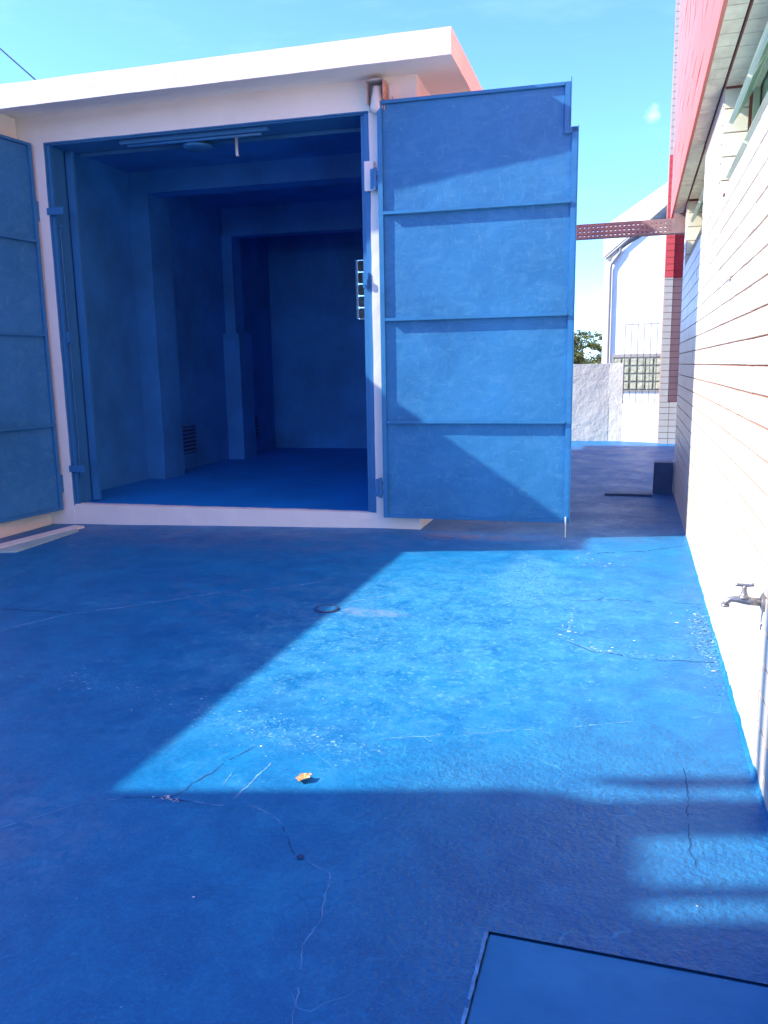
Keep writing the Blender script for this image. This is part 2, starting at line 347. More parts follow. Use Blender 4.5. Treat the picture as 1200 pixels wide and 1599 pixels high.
# ------------------------------------------------------------ the yard
def gz(x, y):
    z = .02*(x+2.3) if x < -2.3 else 0.0
    z += .003*noise.noise(Vector((x*.9, y*.9, 0))) + .0015*noise.noise(Vector((x*3.1, y*3.1, 5)))
    return z
MB().poly(((-900,-900,-.45),(900,-900,-.45),(900,900,-.45),(-900,900,-.45))).build('ground', M['earth'])['kind'] = 'structure'
HA, HB = Vector((-.335, 1.985)), Vector((.375, 1.985))        # far edge of the sunk cover
HL = Vector((-.345, 1.30))
def in_hatch(x, y): return -.335 < x < .385 and 1.0 < y < 1.985
def frange(a, b, s):
    n = int(round((b-a)/s)); return [a+(b-a)*i/n for i in range(n+1)]
xs = frange(-6.4, -.335, .06)+frange(-.335, .385, .06)[1:]+frange(.385, 1.4, .06)[1:]
ys = frange(-8, 1.0, .3)+frange(1.0, 1.985, .06)[1:]+frange(1.985, 18.2, .06)[1:]
mb = MB(); nx = len(xs)
for y in ys:
    for x in xs: mb.pt((x, y, gz(x,y)))
for j in range(len(ys)-1):
    for i in range(nx-1):
        if in_hatch((xs[i]+xs[i+1])/2, (ys[j]+ys[j+1])/2): continue
        a = j*nx+i; mb.q.append([a,a+1,a+nx+1,a+nx])
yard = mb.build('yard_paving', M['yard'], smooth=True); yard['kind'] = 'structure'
# slab body under the painted surface (its rim shows round the sunk cover)
mb = MB(); mb.box(-.42,-.337,.95,2.05,-.30,-.012); mb.box(.387,.47,.95,2.05,-.30,-.012); mb.box(-.42,.47,1.987,2.06,-.30,-.012)
mb.build('slab_edge', M['frame_blue'], yard)
# cover plate
hc = empty('floor_cover', 'smooth blue painted rectangular cover set into the yard floor at the bottom right', 'cover')
mb = MB(lambda x,y,z:(x+.03*(y-1.985)*0, y, z)); mb.box(-.3315,.3825,1.0,1.9815,-.03,-.003); mb.build('cover_plate', M['hatch'], hc, bevel=.004)
mb = MB()
for k in range(26):
    y = 1.25+k*.028; mb.gbox(-.342-random.uniform(0,.003), -.334, y, y+.0285, -.01, .002+random.uniform(0,.002), .01, .0025, k)
tag(mb.build('rough_rim', M['crack_pale'], hc), kind='stuff')

def ribbon(mb, pts, w0, jit=.012, lift=.0012, step=.035, brk=0.0, seed=1, branch=0.0):
    rnd = random.Random(seed); P = []; lift = min(lift, .0012)+seed*1e-6; step = min(step, .016)
    for a, b in zip(pts, pts[1:]):
        a = Vector(a); b = Vector(b); n = max(1, int((b-a).length/step))
        for i in range(n): P.append(a+(b-a)*i/n)
    P.append(Vector(pts[-1]))
    Q = []
    for p in P:      # wander at two scales, like a real fracture
        v = noise.noise_vector(Vector((p.x*9, p.y*9, seed*3.7)))*.016 + noise.noise_vector(Vector((p.x*45, p.y*45, seed)))*.006
        Q.append(p+Vector((v.x+rnd.gauss(0,jit*.12), v.y+rnd.gauss(0,jit*.12))))
    pa = None; off = 0
    for i, p in enumerate(Q):
        d = (Q[min(i+1,len(Q)-1)]-Q[max(i-1,0)]); d = d.normalized() if d.length else Vector((1,0)); n = Vector((-d.y,d.x))
        ww = w0*(.25+1.1*abs(noise.noise(Vector((p.x*14, p.y*14, seed+9))))*1.6+rnd.uniform(0,.35))*(.2 if i in (0,len(Q)-1) else 1)
        A = [mb.pt((q.x,q.y,gz(q.x,q.y)+lift)) for q in (p+n*ww*.5, p-n*ww*.5)]
        if off > 0: off -= 1
        elif pa: mb.q.append([pa[0],pa[1],A[1],A[0]])
        if brk and off <= 0 and rnd.random() < brk*.35: off = rnd.randint(1,5)
        pa = A
        if branch and rnd.random() < branch:
            sd = rnd.choice((-1,1)); q0 = p; e = (d*rnd.uniform(-.4,1)+n*sd).normalized()*rnd.uniform(.02,.09)
            ribbon(mb, [tuple(q0), tuple(q0+e)], w0*.6, jit, lift+.00002, .012, 0, seed+i, 0)
def flecks(mb, n, where, s0, s1, lift=.0011, seed=3):
    rnd = random.Random(seed)
    for _ in range(n):
        x, y = where(rnd); s = rnd.uniform(s0,s1)**1.0; s *= rnd.choice((.5,.6,.8,1,1.25)); k = rnd.randint(5,8); a0 = rnd.random()*6; st = rnd.uniform(.35,1)
        mb.poly([(x+s*cos(a0+2*pi*i/k)*rnd.uniform(.45,1.2), y+s*st*sin(a0+2*pi*i/k)*rnd.uniform(.45,1.2), gz(x,y)+lift) for i in range(k)])
def along(pts, sx, sy):
    def f(r):
        t = r.random()*(len(pts)-1); i = min(int(t), len(pts)-2); u = t-i
        return (pts[i][0]*(1-u)+pts[i+1][0]*u+r.gauss(0,sx), pts[i][1]*(1-u)+pts[i+1][1]*u+r.gauss(0,sy))
    return f
pale = [([(-3.73,3.88),(-3.55,4.25),(-3.17,4.57),(-2.82,4.90),(-2.36,5.15),(-2.17,5.36)], .020, .2),
        ([(-1.79,4.91),(-1.53,5.16)], .016, .3), ([(-.97,3.04),(-.71,3.15),(-.45,3.25),(-.19,3.37),(.05,3.48)], .010, .3),
        ([(.29,3.59),(.47,3.68)], .010, .3), ([(-1.34,2.72),(-1.34,2.56),(-1.35,2.42)], .013, 0), ([(-1.45,2.61),(-1.44,2.51)], .010, 0),
        ([(-1.49,2.37),(-1.36,2.37),(-1.30,2.41),(-1.18,2.37),(-1.10,2.31)], .006, .1), ([(-.95,2.15),(-.85,2.11),(-.84,2.06),(-.81,1.92),(-.80,1.76),(-.79,1.72),(-.75,1.61),(-.71,1.50)], .0045, .15),
        ([(-.32,4.5),(-.19,4.37),(-.05,4.36),(.08,4.31),(.27,4.35),(.46,4.36)], .013, .35), ([(-.33,5.35),(-.32,4.78),(-.32,4.49)], .013, .5),
        ([(-2.05,2.04),(-1.97,2.13),(-1.91,2.23),(-1.76,2.32)], .006, .3), ([(-3.0,5.9),(-2.2,6.1)], .012, .6), ([(-.2,5.75),(.3,5.95)], .008, .5)]
for k, (pts, w_, br) in enumerate(pale):
    mb = MB(); ribbon(mb, pts, w_*.85, .006, .001, .025, br, k+11, .008); mb.build('worn_line', M['crack_pale'], yard)
dark = [([(-4.10,4.29),(-3.90,4.29),(-3.56,4.30)], .020, 0), ([(-1.76,2.32),(-1.62,2.36),(-1.49,2.37)], .006, 0), ([(-1.10,2.31),(-1.04,2.23),(-.98,2.17)], .006, .2),
        ([(-1.60,2.33),(-1.56,2.43),(-1.53,2.59),(-1.52,2.64),(-1.46,2.83)], .0045, .1), ([(-.26,6.73),(.14,6.92),(.45,7.19)], .014, .1),
        ([(.23,3.10),(.24,2.86),(.22,2.53),(.23,2.44)], .005, .15), ([(-.30,4.46),(-.18,4.335),(-.05,4.325),(.08,4.275),(.27,4.31),(.46,4.315)], .009, .2),
        ([(-.32,5.30),(-.08,5.39),(.47,5.41)], .008, .4), ([(-5.1,5.95),(-4.76,6.6),(-4.06,7.0)], .010, .2), ([(-.29,9.82),(.25,9.85)], .045, 0),
        ([(-2.37,1.6),(-2.2,1.66),(-2.0,1.62)], .004, .4)]
for k, (pts, w_, br) in enumerate(dark):
    mb = MB(); ribbon(mb, pts, w_*.8, .006, .0015, .03, br, k+71, .03 if k not in (9,) else 0); mb.build('crack', M['crack_dark'], yard)
mb = MB()
flecks(mb, 120, along([(-3.12,3.30),(-2.69,3.27),(-2.27,3.21),(-1.82,3.10)], .10, .07), .003, .010, seed=1)
flecks(mb, 260, along([(-1.80,3.07),(-1.54,3.00),(-1.31,2.96),(-1.05,2.88)], .12, .08), .0015, .0085, seed=2)
flecks(mb, 90, along([(-1.95,4.9),(-1.4,4.2),(-.6,5.2)], .35, .4), .003, .012, seed=21)
flecks(mb, 420, along([(-.9,5.2),(-.72,5.9),(-.6,6.3)], .16, .35), .003, .010, seed=22)
flecks(mb, 420, lambda r:(r.uniform(-2.6,.45), r.uniform(1.4,6.6)), .0012, .004, seed=4)
flecks(mb, 120, lambda r:(r.uniform(-1.2,.45), r.uniform(3.3,6.6)), .004, .009, seed=14)
tag(mb.build('paint_fleck', M['fleck'], yard), kind='stuff')
mb = MB()
flecks(mb, 45, along([(.44,5.2),(.42,4.8),(.44,4.35),(.46,3.9)], .035, .12), .004, .013, seed=5)
flecks(mb, 22, along([(-.33,4.95),(-.30,4.45),(-.02,4.35),(.44,4.35)], .035, .035), .004, .013, seed=6)
flecks(mb, 22, along([(-1.64,2.37),(-1.55,2.36)], .012, .008), .003, .010, seed=7)
flecks(mb, 14, lambda r:(r.uniform(-2.4,.3), r.uniform(1.5,6.2)), .004, .008, seed=8)
flecks(mb, 24, along([(-.42,6.75),(-.36,6.5),(-.1,6.3)], .08, .08), .005, .014, seed=9)
tag(mb.build('bare_fleck', M['fleck_white'], yard), kind='stuff')
mb = MB()
flecks(mb, 130, lambda r:(r.uniform(-1.9,.46), r.uniform(1.35,4.6)), .0012, .0035, .0013, seed=10)
flecks(mb, 90, along([(.44,5.2),(.43,4.8),(.45,4.35),(.46,3.9)], .03, .12), .003, .008, .0014, seed=12)
tag(mb.build('grit', M['fleck_dark'], yard), kind='stuff')
# painted-over hollow worn into the crack
mb = MB(); lathe(mb, [(.001,.0062),(.010,.0055),(.013,.0045)], (-.975,2.16,gz(-.975,2.16)), 9); mb.build('hollow', M['crack_dark'], yard)
# step of the higher rear slab
mb = MB(); mb.gbox(-.30,.24,9.86,10.05,-.05,.022,.08,.004); mb.build('slab_lip', M['dark_blue'], yard)
# faint ring marks
for (x,y,r) in ((-1.56,3.47,.10),):
    mb = MB(); ribbon(mb, [(x+r*cos(a*pi/9), y+r*sin(a*pi/9)) for a in range(4,15)], .005, .003, .0033, .02, .45, 5); mb.build('ring_mark', M['crack_pale'], yard)
mb = MB(); ribbon(mb, [(-1.66+.13*cos(a*pi/10), 7.0+.10*sin(a*pi/10)) for a in range(0,21)], .009, .001, .0033, .03, .05, 6); mb.build('ring_mark', M['crack_dark'], yard)
# blue paint carried up the foot of the tiled wall
mb = MB(); y = 1.3; pv = None
while y < 8.0:
    h = .012+.022*abs(noise.noise(Vector((y*6, 0, 0))))+.012*abs(noise.noise(Vector((y*31, 3, 0)))); h *= 1.25 if y < 4.8 else .6
    A = [mb.pt(q) for q in ((.4680,y,-.004),(.4835,y,h*.35),(.4868,y,h),(.4895,y,h+.002))]
    if pv:
        for k in range(3): mb.q.append([pv[k],pv[k+1],A[k+1],A[k]])
    pv = A; y += .015
tag(mb.build('paint_rim', M['yard'], yard), kind='stuff')

# ------------------------------------------------------------ shed
PH = radians(2.6); DU = Vector((cos(PH), sin(PH), 0)); DV = Vector((-sin(radians(1.0)), cos(radians(1.0)), 0)); O = Vector((-2.27, 7.36, 0))
def SH(u, v, z): return O + DU*u + DV*v + Vector((0,0,z))
shed = empty('shed', 'white flat-roofed garage with a deep blue painted interior behind open gates', 'garage')
UL, UR, ZT, ZF = -3.49, -.10, 3.82, .15
def sg(name, m, boxes, amp=.004, step=.12, bev=0, g=True):
    mb = MB(SH)
    for b in boxes: (mb.gbox(*b, step, amp) if g else mb.box(*b))
    return mb.build(name, m, shed, bevel=bev)
sg('front_wall', M['white'], [(UR, .34, 0, .20, -.1, 4.10)], .005)
sg('front_wall', M['white'], [(-3.86, UL, 0, .20, -.2, 4.10)], .005)
sg('lintel', M['white'], [(UL+.001, UR-.001, .001, .16, ZT, 4.10)], .004)
sg('sill', M['white'], [(UL+.001, UR-.001, .004, .10, -.2, ZF)], .006, .06)
sg('side_wall', M['white'], [(.14, .338, .202, 6.5, -.1, 4.10)], .004, .3)
# painted reveal: underside of the lintel, left cheek
sg('lintel_soffit', M['frame_blue'], [(UL+.002, UR-.002, .004, .46, ZT-.012, ZT-.001)], .002)
sg('inner_lintel', M['room_blue'], [(-3.86, .14, .20, .46, ZT, 4.08)], .003)
sg('left_reveal', M['frame_blue'], [(UL-.001, UL+.012, .003, .30, ZF-.02, ZT-.012)], .002)
sg('left_pier', M['room_blue'], [(-3.86, UL-.002, .204, .36, 0, ZT)], .003)
sg('right_pier', M['room_blue'], [(UR+.002, .138, .204, .40, 0, ZT)], .003)
# steel opening frame
def fr(name, boxes): return sg(name, M['frame_blue'], boxes, bev=.003, g=False)
fr('frame_post', [(UL+.013, UL+.045, .03, .07, ZF, ZT-.013), (UL+.013, UL+.02, .07, .11, ZF, ZT-.013)])
fr('frame_post', [(UL+.030, UL+.115, .29, .33, ZF, ZT-.013)])
fr('frame_post', [(UR-.055, UR-.001, .02, .08, ZF, ZT-.013), (UR-.095, UR-.058, .05, .09, ZF, ZT-.013)])
fr('frame_beam', [(UL+.116, UR-.10, .415, .45, ZT-.05, ZT-.014)])
fr('frame_beam', [(UL+.046, UR-.056, .02, .05, ZT-.024, ZT-.013)])
mb = MB(SH); mb.tube([(UL+.042,.10,.42),(UL+.042,.10,3.02)], .006, 8); mb.box(UL+.014,UL+.07,.08,.13,3.02,3.045); mb.box(UL+.014,UL+.07,.08,.13,.46,.485); mb.box(UL+.02,UL+.075,.06,.11,1.86,1.97); mb.build('lock_rod', M['frame_blue'], shed)
for z in (3.13,.50): fr('hinge_strap', [(UL-.02, UL+.17, -.006, .012, z, z+.07)])
mb = MB(SH); mb.box(UR-.085,UR-.03,-.012,.022,2.28,2.42); mb.box(UR-.078,UR-.037,-.026,-.011,2.30,2.36); mb.build('latch', M['gate_blue'], shed, bevel=.003)
mb = MB(SH); mb.box(UR-.045,UR+.045,-.03,-.004,3.13,3.385); mb.box(UR+.01,UR+.04,-.05,-.03,3.19,3.32); mb.build('keeper_plate', M['white'], shed, bevel=.003)
# roof slab
mb = MB(lambda u,v,z: SH(u, v-(.035*(.72-u) if v < 3 else 0), z-.018*(.72-u)*max(0, 1-max(0, v+.3)/.35))); mb.gbox(-4.6, .72, -.36, 7.0, 4.078, 4.288, .10, .0032, 3); mb.build('roof_slab', M['white'], shed)
# room
U0, U1, V1 = -3.86, .14, 6.25
sg('room_floor', M['room_floor'], [(U0, U1, .101, V1, -.2, ZF-.012)], .002, .2)
sg('room_wall', M['room_blue'], [(U0-.16, U0, .204, V1+.15, 0, 4.07)], .005, .2)
sg('room_wall', M['room_blue'], [(U1-.02, U1-.001, .402, V1, 0, 4.07)], .003, .25)
WX0, WX1, WZ0, WZ1 = -2.27, -1.25, 2.35, 3.40
sg('room_wall', M['room_blue'], [(U0, WX0, V1, V1+.15, 0, 4.07), (WX1, U1, V1, V1+.15, 0, 4.07), (WX0+.001, WX1-.001, V1, V1+.15, 0, WZ0), (WX0+.001, WX1-.001, V1, V1+.15, WZ1, 4.07)], .003, .25)
sg('room_ceiling', M['room_blue'], [(U0, U1-.02, .461, V1, 4.0, 4.07)], .003, .25)
sg('pilaster', M['room_blue'], [(U0-.01, U0+.26, 2.05, 2.55, ZF-.02, 3.76)], .006, .12)
sg('roof_beam', M['room_blue'], [(U0+.01, U1-.021, 2.06, 2.36, 3.74, 4.01)], .004, .15)
sg('pilaster', M['room_blue'], [(U0-.01, U0+.17, 4.50, 4.80, ZF-.02, 3.60)], .005, .12)
sg('pilaster_base', M['room_blue'], [(U0-.005, U0+.27, 4.40, 4.85, ZF-.02, 2.12)], .006, .12)
sg('roof_beam', M['room_blue'], [(U0+.01, U1-.021, 4.52, 4.76, 3.58, 4.01)], .004, .15)
win = sg('glass_block_window', M['room_blue'], [(WX0+.002, WX1-.002, V1+.03, V1+.10, WZ0+.002, WZ0+.03), (WX0+.002, WX1-.002, V1+.03, V1+.10, WZ1-.03, WZ1-.002)], g=False)
gbm = MB(lambda x,y,z:(x,y,z)).box(-.09,.09,-.035,.035,-.09,.09).build('glass_block', M['block_glass'], win, bevel=.012)
first = True
for i in range(5):
    for j in range(5):
        p = SH(WX0+.12+i*.198, V1+.07, WZ0+.125+j*.198)
        if first: gbm.location = p; gbm.rotation_euler = (0,0,PH); first = False
        else: link(gbm.data, 'glass_block', win, p, (0,0,PH))
for (v0, z0) in ((2.95,.36),(5.1,.36)):
    fx = sg('floor_vent', M['room_blue'], [(U0+.001,U0+.018,v0,v0+.42,z0+.40,z0+.425),(U0+.001,U0+.018,v0,v0+.42,z0-.025,z0),(U0+.001,U0+.018,v0-.02,v0,z0-.025,z0+.425),(U0+.001,U0+.018,v0+.42,v0+.44,z0-.025,z0+.425)], g=False)
    mb = MB(SH); mb.box(U0+.001,U0+.004,v0,v0+.42,z0,z0+.40); o = mb.build('backing', M['dark_blue'], fx)  # dark sheet stands in for the shaded depth of the vent
    for k in range(7):
        mb = MB(SH); z = z0+.02+k*.056; mb.box(U0+.004,U0+.015,v0+.005,v0+.415,z,z+.02); mb.build('slat', M['room_blue'], fx)
# fittings under the lintel and inside
fl = empty('strip_light', 'long blue painted strip light fixed under the lintel of the garage opening', 'light')
mb = MB(SH); mb.box(-2.70,-1.12,.10,.17,ZT-.055,ZT-.013); mb.build('channel', M['frame_blue'], fl, bevel=.006)
mb = MB(SH); mb.tube([(-2.62,.135,ZT-.07),(-1.20,.135,ZT-.07)], .014, 10); mb.build('tube', M['frame_blue'], fl, smooth=True)
cl = empty('round_ceiling_light', 'round blue painted disc light under the middle of the garage lintel', 'light')
mb = MB(); lathe(mb, [(.05,.082),(.05,.025),(.14,.02),(.148,.0),(.13,-.014),(.06,-.022),(.001,-.024)], (0,0,0), 32)
p = SH(-1.95,.29,3.725); cl.location = p; mb.build('disc', M['gate_blue'], cl, smooth=True)
for k, (u, l, lab) in enumerate([(-1.57,.13,'larger pale bracket hanging under the garage lintel right of the disc light'),(-2.04,.05,'tiny pale bracket hanging under the garage lintel left of the disc light')]):
    mb = MB(SH); mb.box(u,u+.028,.34,.346,ZT-.013-l-.05,ZT-.013); mb.box(u,u+.028,.34,.38,ZT-.02,ZT-.014); mb.box(u,u+.028,.346,.37,ZT-.013-l-.05,ZT-l-.055)
    tag(mb.build('hanging_bracket', M['lamp_glass'] if k == 0 else M['gate_blue'], bevel=.002), lab, 'bracket', 'brackets under the lintel')
for k, (u, v) in enumerate([(-1.55,4.4),(-1.15,4.4)]):
    mb = MB(SH); mb.tube([(u,v,4.0),(u,v,3.32),(u+.015,v,3.29),(u+.03,v,3.31)], .007, 6)
    tag(mb.build('ceiling_hook', M['gate_blue']), ['thin rod hook hanging inside the garage near the rear beam, the left one','thin rod hook hanging inside the garage near the rear beam, the right one'][k], 'hook', 'rod hooks inside the garage')

# side wall the left gate lies against (casts the long shade over the yard)
sw = empty('boundary_side_wall', 'cream plastered wall behind the opened left gate, running towards the viewer', 'wall')
mb = MB(); mb.gbox(-6.25,-6.03,6.55,7.16,-.4,4.06,.15,.006); mb.build('wall_end', M['sidewall'], sw)
mb = MB(); mb.gbox(-6.25,-6.032,5.22,6.55,-.4,3.80,.15,.006); mb.build('wall_tall', M['sidewall'], sw)
mb = MB(); mb.gbox(-6.25,-6.04,-4,5.22,-.4,2.83,.2,.006); mb.build('wall_low', M['sidewall'], sw)

# ------------------------------------------------------------ gates
def gate(org, ang, sgn, dz, label):
    t = empty('gate_leaf', label, 'gate', 'steel gate leaves of the garage'); t.location = org
    d = Vector((cos(ang), sin(ang), 0)); n = Vector((d.y, -d.x, 0))*sgn
    def G(u, k, z): return d*u + n*k + Vector((0,0,z+dz))
    W, zb, zt, zn = 1.735, .13, 3.855, 3.50
    bars = (2.91, 1.98, 1.045); zz = (zb,)+bars[::-1]+(zt,)
    for a, b in zip(zz, zz[1:]):
        mb = MB(G); x1 = W-.052
        nx_, nz_ = 14, 8
        # sheet pressed slightly out of true, with real thickness
        u0, u1, z0, z1 = .046, x1-.001 if a < 2.9 else x1-.056, a+(.032 if a == zb else .012), b-(.03 if b == zt else .012)
        if a > 2.9: u1 = W-.118
        F = {}
        for s_ in (0,1):
            for i in range(nx_+1):
                for j in range(nz_+1):
                    uu = u0+(u1-u0)*i/nx_; z_ = z0+(z1-z0)*j/nz_
                    edge = min(i, nx_-i, 3)/3*min(j, nz_-j, 2)/2
                    k = .004*edge*noise.noise(Vector((uu*2.2, z_*2.2, ang))) - (.003 if s_ else 0)
                    F[s_,i,j] = mb.pt((uu, k, z_))
        for i in range(nx_):
            for j in range(nz_):
                for s_ in (0,1): mb.q.append([F[s_,i,j],F[s_,i+1,j],F[s_,i+1,j+1],F[s_,i,j+1]])
        n0 = len(mb.v); mb.v += list(mb.v); F = {k_: v_+n0 for k_, v_ in F.items()}
        for i in range(nx_):
            mb.q.append([F[0,i,0],F[0,i+1,0],F[1,i+1,0],F[1,i,0]]); mb.q.append([F[0,i,nz_],F[0,i+1,nz_],F[1,i+1,nz_],F[1,i,nz_]])
        for j in range(nz_):
            mb.q.append([F[0,0,j],F[0,0,j+1],F[1,0,j+1],F[1,0,j]]); mb.q.append([F[0,nx_,j],F[0,nx_,j+1],F[1,nx_,j+1],F[1,nx_,j]])
        o = mb.build('panel', M['gate_panel'], t, smooth=True)
        if a > 2.9:
            mb = MB(G); mb.box(W-.1185,W-.0525,-.005,.0005,a+.012,zn-.046); mb.build('panel', M['gate_panel'], t)
        # backing sheet strips so nothing shows round the panel rim
        mb = MB(G); mb.box(.004, W-.07 if a > 2.9 else W-.004, -.012, -.006, z0-.02, z1+.02); mb.build('backing_sheet', M['gate_blue'], t)
    def part(name, boxes, m='gate_blue', bev=.003):
        mb = MB(G)
        for b in boxes: mb.box(*b)
        return mb.build(name, M[m], t, bevel=bev)
    part('stile', [(0,.045,-.012,.024,zb,zt)])
    part('stile', [(W-.052,W-.002,-.012,.026,zb,zn)])
    part('stile', [(W-.115,W-.068,-.012,.026,zn-.05,zt)])
    part('notch_rail', [(W-.067,W-.002,-.012,.026,zn-.045,zn+.002)])
    part('rail', [(.046,W-.053,-.012,.022,zb,zb+.032)])
    part('rail', [(.046,W-.116,-.012,.026,zt-.028,zt)])
    part('edge_strip', [(W-.0015,W+.004,-.014,.034,zb-.005,zn+.01)], bev=0)
    part('edge_strip', [(W-.067,W-.061,-.014,.034,zn+.012,zt+.03)], bev=0)
    for z in bars:
        part('crossbar', [(.046,W-.053,.001,.036,z-.002,z+.003),(.047,W-.054,.0355,.041,z-.013,z+.014)], bev=.001)
    mb = MB(G); mb.tube([(W-.03,.035,zb+.06),(W-.03,.035,-dz-.005)], .006, 8); mb.build('drop_bolt', M['lamp_glass'], t)
    for z in (.32, 3.12):
        mb = MB(G); mb.tube([(-.032,.0,z),(-.032,.0,z+.19)], .017, 12); mb.box(-.075,-.035,-.014,.006,z+.01,z+.18); mb.box(-.03,.002,-.008,.008,z+.03,z+.08); mb.box(-.03,.002,-.008,.008,z+.12,z+.16)
        mb.build('hinge', M['frame_blue'], t)
    return t
gate(Vector((-2.262,7.268,0)), radians(2.66), 1, .0, 'large blue steel gate leaf opened flat to the right of the garage opening')
gate(Vector((-5.885,7.165,0)), radians(-97), -1, -.04, 'blue steel gate leaf folded back at the left edge of the picture, in shade')

# lamp at the garage corner
lp = empty('corner_lamp', 'small weathered hooded lamp on the garage corner under the eave', 'lamp')
mb = MB(SH)
prof = [(-.09,-.005,3.93),(-.085,-.11,3.92),(-.075,-.15,3.90)]
mb.box(-.085,.075,-.015,-.002,3.80,4.045); mb.box(-.085,-.078,-.13,-.015,3.84,4.02); mb.box(-.085,.075,-.135,-.015,4.02,4.035)
mb.poly([SH(0,0,0)]*0 or [(-.085,-.13,4.02),(-.078,-.13,4.02),(-.07,-.05,3.78),(-.078,-.05,3.78)])
mb.build('hood', M['lamp_metal'], lp, bevel=.003)
mb = MB(SH); mb.box(.068,.076,-.133,-.015,3.86,4.02); mb.box(.068,.074,-.10,-.015,3.78,3.86); mb.build('side_plate', M['rust'], lp)
mb = MB(lambda x,y,z: SH(x-.002,y-.07,z)); lathe(mb, [(.02,3.99),(.035,3.98),(.04,3.94),(.056,3.87),(.062,3.80),(.045,3.765),(.001,3.76)], (0,0,0), 20); mb.build('glass_shade', M['lamp_glass'], lp, smooth=True)
mb = MB(SH); mb.gbox(.10,.16,-.03,-.003,3.78,4.0,.03,.006); mb.build('conduit_box', M['white'], lp)
mb = MB(SH); mb.tube([(.13,-.035,3.90),(.15,-.05,3.85),(.12,-.05,3.82),(.15,-.045,3.79),(.13,-.04,3.76)], .004, 6); mb.build('wire', M['rust'], lp)

# ------------------------------------------------------------ tiled building on the right
XW = .49
bd = empty('tiled_building', 'white tiled building with red upper wall along the right side of the yard', 'building')
ZS, ZH = 2.61, 3.32          # window sill and soffit heights
TW, TH, GR = .24, .12, .0085
mb = MB(); mb.box(XW+.010, XW+.16, -6, 10.35, -.2, ZS-.004); mb.build('wall', M['grout'], bd)
def tile_mesh(name, m, w_, h_, d_=.012, ch=.0025):
    mb = MB()      # faces -X, in the YZ plane
    a, b = w_/2, h_/2
    o_ = [mb.pt((0,s*a,t*b)) for s,t in ((-1,-1),(1,-1),(1,1),(-1,1))]
    f_ = [mb.pt((-d_+ch*.6,s*a,t*b)) for s,t in ((-1,-1),(1,-1),(1,1),(-1,1))]
    t_ = [mb.pt((-d_,s*(a-ch),t*(b-ch))) for s,t in ((-1,-1),(1,-1),(1,1),(-1,1))]
    for A, B in ((o_,f_),(f_,t_)):
        for k in range(4): mb.q.append([A[k],A[(k+1)%4],B[(k+1)%4],B[k]])
    mb.q.append(t_); return mb.mesh(name, m)
TM = tile_mesh('tile', M['tile'], TW-GR, TH-GR)
rnd = random.Random(3); cells = []
zoff = ZS-22*TH
col = 0; y = 10.35-TW/2
while y > 1.0:
    for r in range(22): cells.append((y, zoff+TH*(r+.5)))
    y -= TW
cells = [c for c in cells if c[1] > -.06]
# the 300 that show largest are those nearest the far side of the frame edge (y > 2.7)
vis = sorted([c for c in cells if c[0] > 2.72], key=lambda c: c[0])
single = set(vis[:300])
rest = MB()
for c in cells:
    j = (rnd.gauss(0,.0006), rnd.gauss(0,.0007), rnd.gauss(0,.0006))
    if c in single:
        link(TM, 'tile', bd, (XW+.0105+j[0], c[0]+j[1], c[1]+j[2]), (rnd.gauss(0,.002), rnd.gauss(0,.003), rnd.gauss(0,.003)))
    else:
        x0 = XW-.0005+j[0]; rest.box(x0, XW+.012, c[0]-(TW-GR)/2, c[0]+(TW-GR)/2, c[1]-(TH-GR)/2, c[1]+(TH-GR)/2)
tag(rest.build('tile_field', M['tile'], bd), kind='stuff')
# wall end faces
mb = MB(); mb.box(XW+.001, XW+.16, 10.352, 10.36, -.2, ZS); mb.build('wall_end_cap', M['tile'], bd)
# piers between the window recesses, up to the soffit
for (y0, y1) in ((6.10,7.55),(10.0,10.35)):
    mb = MB(); mb.box(XW+.010, XW+.30, y0+.010, y1, ZS-.004, ZH+.02); mb.build('window_pier', M['grout'], bd)
    n = int(round((y1-y0)/TW)); ww = (y1-y0)/max(1,n)
    me = tile_mesh('tile', M['tile'], ww-GR, TH-GR)
    for i in range(max(1,n)):
        for r in range(6):
            link(me, 'tile', bd, (XW+.0105, y0+ww*(i+.5), ZS+TH*(r+.5)-.001), (0,0,rnd.gauss(0,.003)))
    # jamb face turned to the viewer: one column of cream tiles
    jm = tile_mesh('jamb_tile', M['jamb_tile'], .150, .142)
    for r in range(5):
        link(jm, 'jamb_tile', bd, (XW+.082, y0+.011, ZS+.075+.149*r-.02), (0, 0, pi/2))
# recess: sill board, back wall behind the windows, inner soffit tiles
mb = MB(); mb.box(XW+.012, XW+.30, -6, 10.0, ZS-.003, ZS+.012); mb.build('window_sill', M['jamb_tile'], bd, bevel=.004)
mb = MB(); mb.box(XW-.125, 4.0, -6, 10.95, ZH+.012, ZH+.08); mb.box(XW+.30,4.0,-6,10.35,ZH-.0,ZH+.011); mb.build('soffit_backing', M['dark_grout'], bd)
sw_ = .19
def soffit_tile(name, w_):
    me = tile_mesh(name, M['soffit_tile'], sw_-.007, w_); return me
sA, sB = soffit_tile('soffit_tile', .118), soffit_tile('soffit_tile', .16)
y = 2.4; k = 0
while y < 10.9:
    link(sA, 'soffit_tile', bd, (XW-.070, y, ZH+.0115), (0, -pi/2, 0)).rotation_euler = (0, -pi/2, 0)
    if not (6.05 < y < 7.5) and y < 9.95:
        link(sB, 'soffit_tile', bd, (XW+.085, y+.03, ZH+.0115), (0, -pi/2, 0))
    y += sw_; k += 1
